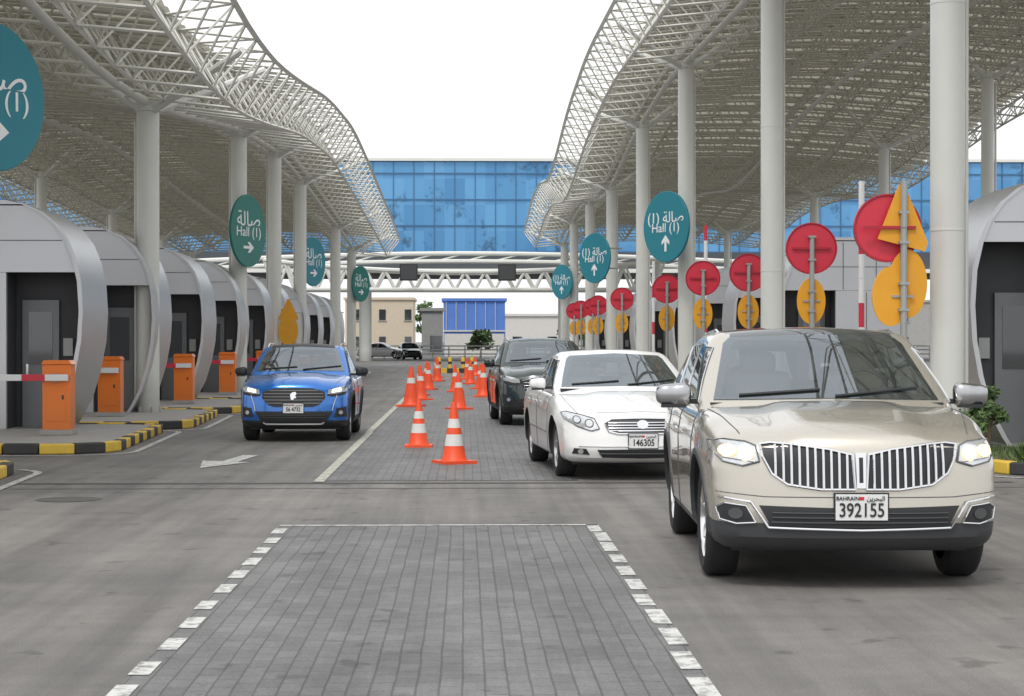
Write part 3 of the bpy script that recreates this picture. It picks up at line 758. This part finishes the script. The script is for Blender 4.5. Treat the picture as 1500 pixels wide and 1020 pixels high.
    def mirror(s,y,z,mat,w=.2,h=.15,x=None):
        for sd in(-1,1):
            vs,fs=rbox(8,6,6,.05,(w,.13,h)); xx=(x or s.p['W']/2+.04)*sd
            V=[]
            for v in vs: 
                V.append((v.x*(1)+xx+sd*.03,y+v.y*(1-.5*(v.x*sd>0)*abs(v.x)/(w/2)*.5)+(.02 if v.x*sd>0 else 0),z+v.z*(1-.15*(v.x*sd/(w/2)))))
            s.g.add(V,fs,mat)
            s.g.box((xx-sd*(w/2+.02),y+.03,z-.05),(.16,.06,.035),M['plas'])
            s.g.box((xx+sd*.03,y,z-h*.5),(w*.7,.1,.025),M['plas'])
            s.g.box((xx+sd*.03,y+.068,z),(w*.8,.006,h*.75),M['chrome'])
    def plate(s,z,txt,y=None,w=.34,h=.17,main=.11,arab=True):
        hp=s.cast(0,z,'f'); y=(hp.y-.02) if y is None else y
        g=MB(); g.box((0,y,z),(w,.012,h),M['plate']); g.box((0,y+.008,z),(w+.02,.012,h+.02),M['plas'])
        if arab: g.box((0,y-.0075,z+h*.34),(.03,.002,.022),M['rink'])
        g.obj('number_plate',s.e,bevel=.002)
        text(txt,main,(0,y-.009,z-h*.13),M['ink'],s.e,off=.001,sx=.78)
        if arab:
            text('BAHRAIN',.035,(-w*.27,y-.009,z+h*.34),M['ink'],s.e); text('\ufee6\ufef3\ufeae\ufea4\ufe92\ufedf\ufe8d',.04,(w*.27,y-.009,z+h*.34),M['ink'],s.e)
    def windows(s,ws,panes,trim=None,interior=True):
        G=s.p['gh']; zl=min(p_[1] for p_ in ws); zh=max(p_[1] for p_ in ws); wx=max(p_[0] for p_ in ws)
        rear=[(-wx*.86,zl+.06),(wx*.86,zl+.06),(wx*.68,zh-.12),(-wx*.68,zh-.12)]
        def shr(poly,d):
            cx=sum(a for a,_ in poly)/len(poly); cz=sum(b_ for _,b_ in poly)/len(poly)
            out=[]
            for a,b_ in poly:
                l=math.hypot(a-cx,b_-cz); out.append((a-(a-cx)/l*d,b_-(b_-cz)/l*d))
            return out
        bm=bmesh.new(); bm.from_mesh(s.cab.data); kill=[]
        for f in bm.faces:
            c=f.calc_center_median(); n=f.normal
            vx=[(v.co.x,v.co.z) for v in f.verts]; vy=[(v.co.y,v.co.z) for v in f.verts]
            if c.y<.2 and abs(n.y)>.25 and abs(n.y)>abs(n.x) and all(inpoly(q,ws) for q in vx): kill.append(f)
            elif c.y>.8 and abs(n.y)>.25 and abs(n.y)>abs(n.x) and all(inpoly(q,rear) for q in vx): kill.append(f)
            elif abs(n.x)>.6 and any(all(inpoly(q,pn) for q in vy) for pn in panes): kill.append(f)
        bmesh.ops.delete(bm,geom=kill,context='FACES'); bm.to_mesh(s.cab.data); bm.free()
        s._poly(ws,'f',.012,M['glass'],sp=.06,skirt=False)
        s._poly(rear,'r',.012,M['tglass'],sp=.06,skirt=False)
        def frit(poly,kind,d,off,sd=1):
            q=shr(poly,d); n=len(poly)
            for k in range(n):
                a,b_=poly[k],poly[(k+1)%n]; c,e_=q[(k+1)%n],q[k]
                s._poly([a,b_,c,e_],kind,off,M['plas'],sd,.06,False)
        frit(ws,'f',.055,.008)
        for pn in panes:
            s.side(pn,M['tglass'],.008,skirt=False)
            for sd in(-1,1): frit(pn,'s',.045,.004,sd)
        s.line([(-.62,zl+.035),(-.05,zl+.075)],'f',.009,M['plas'],off=.03,mir=False)
        s.line([(.05,zl+.03),(.66,zl+.085)],'f',.009,M['plas'],off=.03,mir=False)
        if trim:
            for pn in panes: s.line(pn+[pn[0]],'s',trim[1],trim[0],off=.006)
        hx=G['hx']; yf=G['yf0']; g=MB()
        g.box((0,(yf+.35+G['yr0']-.25)/2,zl-.045),((hx-.1)*2,G['yr0']-.25-yf-.35,.05),M['plas'])
        ys=yf+.35+(G['yf1']-yf)*.25
        g.box((0,ys+.12,zl-.0),((hx-.2)*2,.42,.06),M['dplas'])
        g.box((.36,ys+.1,zl+.045),(.32,.2,.06),M['dplas'])
        def rb(c,d,r,mat):
            vs,fs=rbox(6,6,6,r,d); g.add([(v.x+c[0],v.y+c[1],v.z+c[2]) for v in vs],fs,mat)
        y1=ys+.75; zt=zh-.13
        for sx in(-.37,.37):
            rb((sx,y1,(zl+zt-.2)/2-.02),(.5,.16,zt-.16-zl+.1),.07,M['seat']); rb((sx,y1+.02,zt-.09),(.28,.12,.17),.055,M['seat'])
            for q in(-.06,.06): g.tube((sx+q,y1+.02,zt-.25),(sx+q,y1+.02,zt-.1),.008,M['chrome'],6)
        rb((0,y1+.95,(zl+zt-.3)/2),(1.15,.16,zt-.28-zl+.1),.07,M['seat'])
        for sx in(-.36,.36): rb((sx,y1+.95,zt-.2),(.26,.1,.14),.045,M['seat'])
        pr=None
        for k in range(21):
            a=k*math.pi/10; p_=Vector((.37+.18*math.cos(a),ys+.36+.07*math.sin(a),zl+.04+.165*math.sin(a)))
            if pr: g.tube(pr,p_,.014,M['plas'],6)
            pr=p_
        g.tube((.37,ys+.36,zl+.04),(.37,ys+.15,zl),.03,M['plas'],8)
        rb((0,ys+.38,zh-.075),(.24,.04,.07),.018,M['plas'])
        g.obj('interior',s.e,fix=False)
    def done(s): s.g.obj('trim',s.e,fix=False,ang=40)
def paintm(name,col,metal=.6,rough=.32): 
    return pm(name,col,rough,metal=metal,var=.04,scale=4,coat=1.0,dirt=.35)
gold=paintm('champagne_paint',(.55,.515,.445),.65,.27); wht=paintm('white_paint',(.8,.8,.79),0,.3); dgr=paintm('dark_green_paint',(.022,.036,.033),.5,.25); blu=paintm('blue_paint',(.01,.16,.56),.5,.25)
slv=paintm('silver_paint',(.45,.46,.47),.7,.3)
# --- champagne suv
p=dict(L=4.74,W=1.93,z0=.25,Rw=.385,ya=-1.42,yb=1.41,cowl=-1.15,crown=.035,dome=.028,bow=.2,tf=.045,r=.12,
 H=[(-2.37,.99),(-2.15,1.03),(-1.7,1.09),(-1.1,1.135),(-.3,1.14),(2.37,1.17)],
 prof=[(0,.09),(.12,.02),(.3,0),(.55,.02),(.75,.04),(.9,.07),(1,.16)],
 cladtab=[(-2.6,.465),(-1.9,.45),(-1.8,.34),(1.8,.36),(1.9,.44)],
 gh=dict(hx=.925,yf0=-1.3,yf1=-.22,yr0=2.3,yr1=1.8,zb=1.02,zr=1.71,tum=.2,bow=.16,r=.1,drop=.25),roofmat=M['dglass'])
c=Car('suv_car',(2.6,14.45,0),R(-2),p,gold)
c.windows([(-.80,1.185),(0,1.20),(.80,1.185),(.76,1.3),(.665,1.585),(.62,1.625),(0,1.655),(-.62,1.625),(-.665,1.585),(-.76,1.3)],
 [[(-.82,1.17),(-.25,1.55),(.1,1.585),(.2,1.585),(.2,1.17)],[(.27,1.17),(.27,1.585),(1.0,1.56),(1.1,1.18)],[(1.18,1.18),(1.1,1.55),(1.7,1.49),(1.92,1.25),(1.85,1.2)]],(M['chrome'],.008))
gr=[(.035,.655),(.05,.875),(.2,.91),(.42,.94),(.56,.95),(.63,.94),(.615,.86),(.56,.755),(.46,.685),(.25,.655)]
c.front(gr,M['plas'],.006)
c.line(gr+[gr[0]],'f',.010,M['chrome'],.012)
for k in range(10):
    x=.085+k*.05; zt_=lin([(0.05,.875),(.2,.91),(.42,.94),(.63,.945)],x); zb_=lin([(.035,.655),(.25,.655),(.46,.685),(.56,.755),(.6,.8)],x)
    c.line([(x,zb_+.004),(x,zt_-.004)],'f',.0085,M['chrome'],.018)
c.front([(-.028,.665),(-.034,.89),(.034,.89),(.028,.665)],M['chrome'],.03,mir=False)
c.front([(-.012,.70),(-.012,.86),(.012,.86),(.012,.70)],M['plas'],.036,mir=False)
hl=[(.635,.83),(.655,.93),(.72,.955),(.84,.965),(.925,.95),(.92,.89),(.86,.825),(.74,.80)]
c.front(hl,M['lamp'],.01,sp=.04)
c.line(hl+[hl[0]],'f',.006,M['lampd'],.012)
c.disc(.72,.88,.05,M['lampw'],.022); c.disc(.83,.895,.055,M['lampw'],.022,ry=.038)
c.line([(.66,.83),(.86,.855)],'f',.006,M['chrome'],.018)
c.front([(-.64,.55),(0,.535),(.64,.55),(.57,.425),(0,.41),(-.57,.425)],M['plas'],.008,mir=False)
for zz in(.445,.475,.505): c.line([(-.56,zz),(.56,zz)],'f',.005,M['dplas'],.014,mir=False)
c.line([(-.89,.60),(-.69,.57),(-.58,.41),(0,.397),(.58,.41),(.69,.57),(.89,.60)],'f',.009,M['chrome'],.014,mir=False)
c.line([(-.9,.63),(-.6,.605),(.6,.605),(.9,.63)],'f',.0035,M['seam'],.0,mir=False)
fg=[(.66,.44),(.72,.545),(.85,.56),(.90,.53),(.88,.455),(.78,.43)]
c.front(fg,M['plas'],.008); c.line(fg+[fg[0]],'f',.006,M['chrome'],.012)
c.disc(.785,.495,.045,M['lampd'],.016,ry=.035)
c.line([(.74,-2.05),(.83,-1.5),(.86,-1.12)],'t',.005,M['seam'],-.001)
c.line([(-.9,.32),(-.98,.6),(-.95,1.12)],'s',.005,M['seam']); c.line([(.23,.32),(.23,1.14)],'s',.005,M['seam']); c.line([(.98,.62),(1.12,.85),(1.13,1.14)],'s',.005,M['seam'])
for yy in(.05,.95): c.line([(yy-.11,.93),(yy+.09,.94)],'s',.016,gold,.03)
for sd in(-1,1): c.g.poly([(sd*.66,0,1.635),(sd*.665,.3,1.68),(sd*.65,1.0,1.665),(sd*.62,1.5,1.59)],.016,M['chrome'],6)
c.archlip(M['dplas'],.04,.008); c.mirror(-.72,1.215,M['mchrome'],w=.25,h=.16,x=1.04); c.wheels(9,M['chrome']); c.plate(.545,'392155',w=.33,h=.165,main=.125); c.done()
# --- white sedan
p=dict(L=4.95,W=1.87,z0=.2,Rw=.33,ya=-1.5,yb=1.33,cowl=-1.2,crown=.05,dome=.02,bow=.27,tf=.07,r=.13,
 H=[(-2.45,.75),(-2.2,.81),(-1.7,.88),(-1.1,.96),(-.3,.98),(1.6,1.02),(2.45,.98)],
 prof=[(0,.10),(.12,.03),(.3,0),(.55,.03),(.75,.07),(.9,.11),(1,.2)],cladtab=[(-9,.0),(9,.0)],
 gh=dict(hx=.87,yf0=-1.35,yf1=-.2,yr0=1.85,yr1=1.05,zb=.88,zr=1.5,tum=.22,bow=.18,r=.1,drop=.2))
c=Car('sedan_car',(1.86,24.2,0),R(4),p,wht)
c.windows([(-.75,1.045),(0,1.06),(.75,1.045),(.71,1.15),(.61,1.38),(.56,1.42),(0,1.45),(-.56,1.42),(-.61,1.38),(-.71,1.15)],
 [[(-.8,1.03),(-.2,1.36),(.2,1.385),(.2,1.03)],[(.27,1.03),(.27,1.385),(.95,1.33),(1.15,1.05)]],(M['chrome'],.006))
c.front([(-.38,.57),(-.42,.665),(-.35,.71),(0,.72),(.35,.71),(.42,.665),(.38,.57),(.28,.55),(-.28,.55)],M['dplas'],.008,mir=False)
for zz in(.58,.61,.64,.67): c.line([(0,zz),(.39,zz)],'f',.010,M['chrome'],.02)
c.line([(0,.72),(.35,.71),(.43,.665),(.385,.57),(.28,.545),(0,.545)],'f',.011,M['chrome'],.014)
c.disc(0,.65,.065,M['chrome'],.03,mir=False,ry=.05)
hl=[(.49,.60),(.54,.715),(.68,.755),(.82,.785),(.87,.77),(.85,.70),(.72,.62),(.58,.575)]
c.front(hl,M['lamp'],.01,sp=.04); c.line(hl+[hl[0]],'f',.006,M['lampd'],.012)
c.disc(.60,.66,.05,M['lampd'],.016); c.disc(.60,.66,.038,M['chrome'],.022); c.disc(.73,.70,.045,M['lampd'],.016); c.disc(.73,.70,.034,M['lamp'],.022)
c.front([(-.52,.36),(0,.37),(.52,.36),(.46,.27),(0,.26),(-.46,.27)],M['plas'],.008,mir=False)
c.line([(-.5,.315),(.5,.315)],'f',.007,M['dplas'],.014,mir=False)
c.front([(.60,.30),(.64,.37),(.77,.375),(.79,.31)],M['plas'],.008); c.disc(.70,.338,.03,M['lamp'],.014)
c.line([(-.72,.40),(.72,.40)],'f',.006,M['chrome'],.01,mir=False)
c.line([(-.5,.775),(0,.79),(.5,.775)],'f',.0035,M['seam'],0,mir=False)
c.line([(.70,-2.1),(.79,-1.6),(.80,-1.1)],'t',.004,M['seam'],-.001)
c.line([(-.95,.3),(-1.0,.6),(-.95,1.0)],'s',.005,M['seam']); c.line([(.23,.3),(.23,1.0)],'s',.005,M['seam']); c.line([(-.9,.5),(1.0,.52)],'s',.012,M['chrome'],.0)
for yy in(.05,.9): c.line([(yy-.1,.84),(yy+.08,.85)],'s',.014,M['chrome'],.03)
c.mirror(-.7,1.08,wht,w=.2,h=.13,x=.99); c.wheels(7); c.plate(.46,'146305',w=.33,h=.16,main=.11); c.done()
# --- compact suvs
def small_suv(name,loc,yaw,paint,roofm,lit,kind=0):
    p=dict(L=4.3,W=1.79,z0=.22,Rw=.345,ya=-1.3,yb=1.3,cowl=-1.05,crown=.045,dome=.022,bow=.22,tf=.05,r=.12,
     H=[(-2.15,.91),(-1.95,.96),(-1.5,1.0),(-1.0,1.04),(-.3,1.03),(2.15,1.08)],
     prof=[(0,.10),(.12,.03),(.3,0),(.55,.01),(.75,.03),(.9,.06),(1,.15)],cladtab=[(-9,.33),(-1.7,.33),(-1.6,.34),(9,.36)],clad=M['plas'],
     gh=dict(hx=.84,yf0=-1.15,yf1=-.3,yr0=2.05,yr1=1.5,zb=.95,zr=1.56,tum=.22,bow=.15,r=.09,drop=.25),roofmat=roofm)
    c=Car(name,loc,yaw,p,paint)
    c.windows([(-.72,1.11),(0,1.12),(.72,1.11),(.68,1.22),(.59,1.44),(.55,1.48),(0,1.51),(-.55,1.48),(-.59,1.44),(-.68,1.22)],
     [[(-.72,1.09),(-.25,1.41),(.12,1.44),(.12,1.08)],[(.18,1.08),(.18,1.44),(.85,1.40),(.95,1.1)],[(1.02,1.1),(.95,1.38),(1.3,1.34),(1.6,1.15)]])
    c.front([(-.40,.59),(-.50,.70),(-.49,.80),(-.30,.855),(0,.865),(.30,.855),(.49,.80),(.50,.70),(.40,.59),(.3,.56),(-.3,.56)],M['plas'],.012,mir=False)
    for zz in(.62,.67,.72,.77,.82):
        wd=.42 if zz<.65 else (.47 if zz<.8 else .38)
        c.line([(-wd,zz),(wd,zz)],'f',.004,M['pole'] if kind==0 else M['chrome'],.014,mir=False)
    if kind==1: c.line([(-.5,.8),(-.3,.86),(0,.87),(.3,.86),(.5,.8)],'f',.012,M['chrome'],.012,mir=False)
    c.front([(-.04,.68),(-.05,.76),(-.02,.79),(.03,.80),(.05,.77),(.03,.74),(.045,.70),(.01,.70),(0,.67)],M['chrome'],.02,mir=False,sp=.2)
    c.front([(.54,.765),(.55,.83),(.70,.87),(.84,.90),(.86,.86),(.80,.80),(.66,.765)],M['lamp'],.012,sp=.04)
    c.front([(.52,.74),(.54,.765),(.66,.765),(.80,.80),(.83,.79),(.80,.75),(.62,.72)],M['plas'],.01)
    if lit:
        c.front([(.60,.785),(.61,.835),(.74,.86),(.75,.81)],M['lampc'],.018,sp=.06)
        c.line([(.68,.74),(.63,.60),(.61,.50)],'f',.007,M['lamp'],.012)
    c.front([(-.62,.49),(.62,.49),(.52,.34),(-.52,.34)],M['plas'],.012,mir=False)
    for zz in(.39,.43): c.line([(-.5,zz),(.5,zz)],'f',.005,M['dplas'],.018,mir=False)
    c.line([(-.48,.31),(-.44,.285),(.44,.285),(.48,.31)],'f',.014,M['pole'],.014,mir=False)
    c.front([(.64,.40),(.68,.54),(.82,.56),(.83,.40)],M['plas'],.01); c.disc(.74,.47,.032,M['lamp'],.016)
    c.line([(.66,-1.85),(.76,-1.4),(.78,-1.0)],'t',.004,M['seam'],-.001)
    c.line([(-.85,.4),(-.88,.6),(-.85,1.03)],'s',.005,M['seam']); c.line([(.15,.4),(.15,1.05)],'s',.005,M['seam'])
    c.archlip(M['plas'],.06,.014); c.mirror(-.62,1.1,M['plas'] if kind==0 else paint,w=.2,h=.14,x=.97); c.wheels(5); c.plate(.54 if kind==0 else .57,'5 4 8 2 7' if kind else '56 4732',w=.32,h=.15,main=.09)
    for sd in(-1,1): c.g.poly([(sd*.6,-.2,1.5),(sd*.61,.2,1.555),(sd*.6,.8,1.55),(sd*.58,1.3,1.5)],.014,M['chrome'],6)
    c.done(); return c
small_suv('compact_suv_car',(-2.71,32.4,0),0,blu,M['plas'],True)
small_suv('crossover_car',(1.48,38.0,0),R(3),dgr,None,False,1).e.scale=(1.04,1.04,1.07)
# far traffic
def simple(loc,yaw,paint):
    p=dict(L=4.6,W=1.8,z0=.2,Rw=.33,ya=-1.4,yb=1.3,cowl=-1.1,crown=.05,dome=.0,bow=.3,tf=.11,r=.14,
     H=[(-2.3,.74),(-1.6,.88),(-1.0,.95),(1.6,1.0),(2.3,.96)],prof=[(0,.1),(.3,0),(.75,.07),(1,.2)],cladtab=[(-9,0),(9,0)],
     gh=dict(hx=.84,yf0=-1.25,yf1=-.2,yr0=1.85,yr1=1.0,zb=.88,zr=1.48,tum=.23,bow=.16,r=.1,drop=.2))
    c=Car('sedan_car',loc,yaw,p,paint)
    c.windows([(-.72,1.03),(0,1.04),(.72,1.03),(.58,1.38),(0,1.43),(-.58,1.38)],[[(-.75,1.02),(-.2,1.35),(.2,1.37),(.2,1.02)],[(.27,1.02),(.27,1.37),(.9,1.32),(1.1,1.04)]])
    c.front([(0,.5),(0,.68),(.4,.68),(.4,.5)],M['plas'],.01); c.front([(.5,.58),(.56,.7),(.8,.74),(.8,.64)],M['lamp'],.012)
    c.front([(-.5,.25),(.5,.25),(.5,.38),(-.5,.38)],M['plas'],.01,mir=False)
    c.mirror(-.7,1.07,paint,x=.96); c.wheels(5); c.done()
simple((-4.9,168,0),R(12),dgr); simple((-7.6,176,0),R(80),wht); simple((8.6,40.5,0),R(-5),wht)
# ------------------------------------------------------------------ light, sky, camera
w=bpy.data.worlds.new('World'); scene.world=w; w.use_nodes=True; n=w.node_tree
bg=n.nodes['Background']; sk=n.nodes.new('ShaderNodeTexSky'); sk.sky_type='NISHITA'; sk.sun_disc=False
sk.sun_elevation=R(55); sk.sun_rotation=R(200); sk.dust_density=5; sk.air_density=1.2
hs=n.nodes.new('ShaderNodeHueSaturation'); hs.inputs['Saturation'].default_value=.25; hs.inputs['Value'].default_value=.9
n.links.new(sk.outputs[0],hs.inputs['Color'])
mx=n.nodes.new('ShaderNodeMix'); mx.data_type='RGBA'; mx.inputs['Factor'].default_value=.72; mx.inputs['B'].default_value=(9.6,9.75,10,1)
n.links.new(hs.outputs[0],mx.inputs['A']); n.links.new(mx.outputs['Result'],bg.inputs['Color']); bg.inputs['Strength'].default_value=.15
sl=bpy.data.lights.new('sun','SUN'); sl.energy=1.5; sl.angle=R(14); sl.color=(1,.97,.92)
so=bpy.data.objects.new('sun',sl); scene.collection.objects.link(so); so.rotation_euler=(R(35),0,R(-20))
cam=bpy.data.cameras.new('camera'); co=bpy.data.objects.new('camera',cam); scene.collection.objects.link(co)
cam.sensor_width=36; cam.lens=67.2; cam.clip_end=6000; cam.clip_start=.2
co.location=(0,0,1.6); co.rotation_euler=(R(90-.205),0,R(-1.41)); scene.camera=co
scene.view_settings.view_transform='Standard'; scene.view_settings.look='None'; scene.view_settings.exposure=0
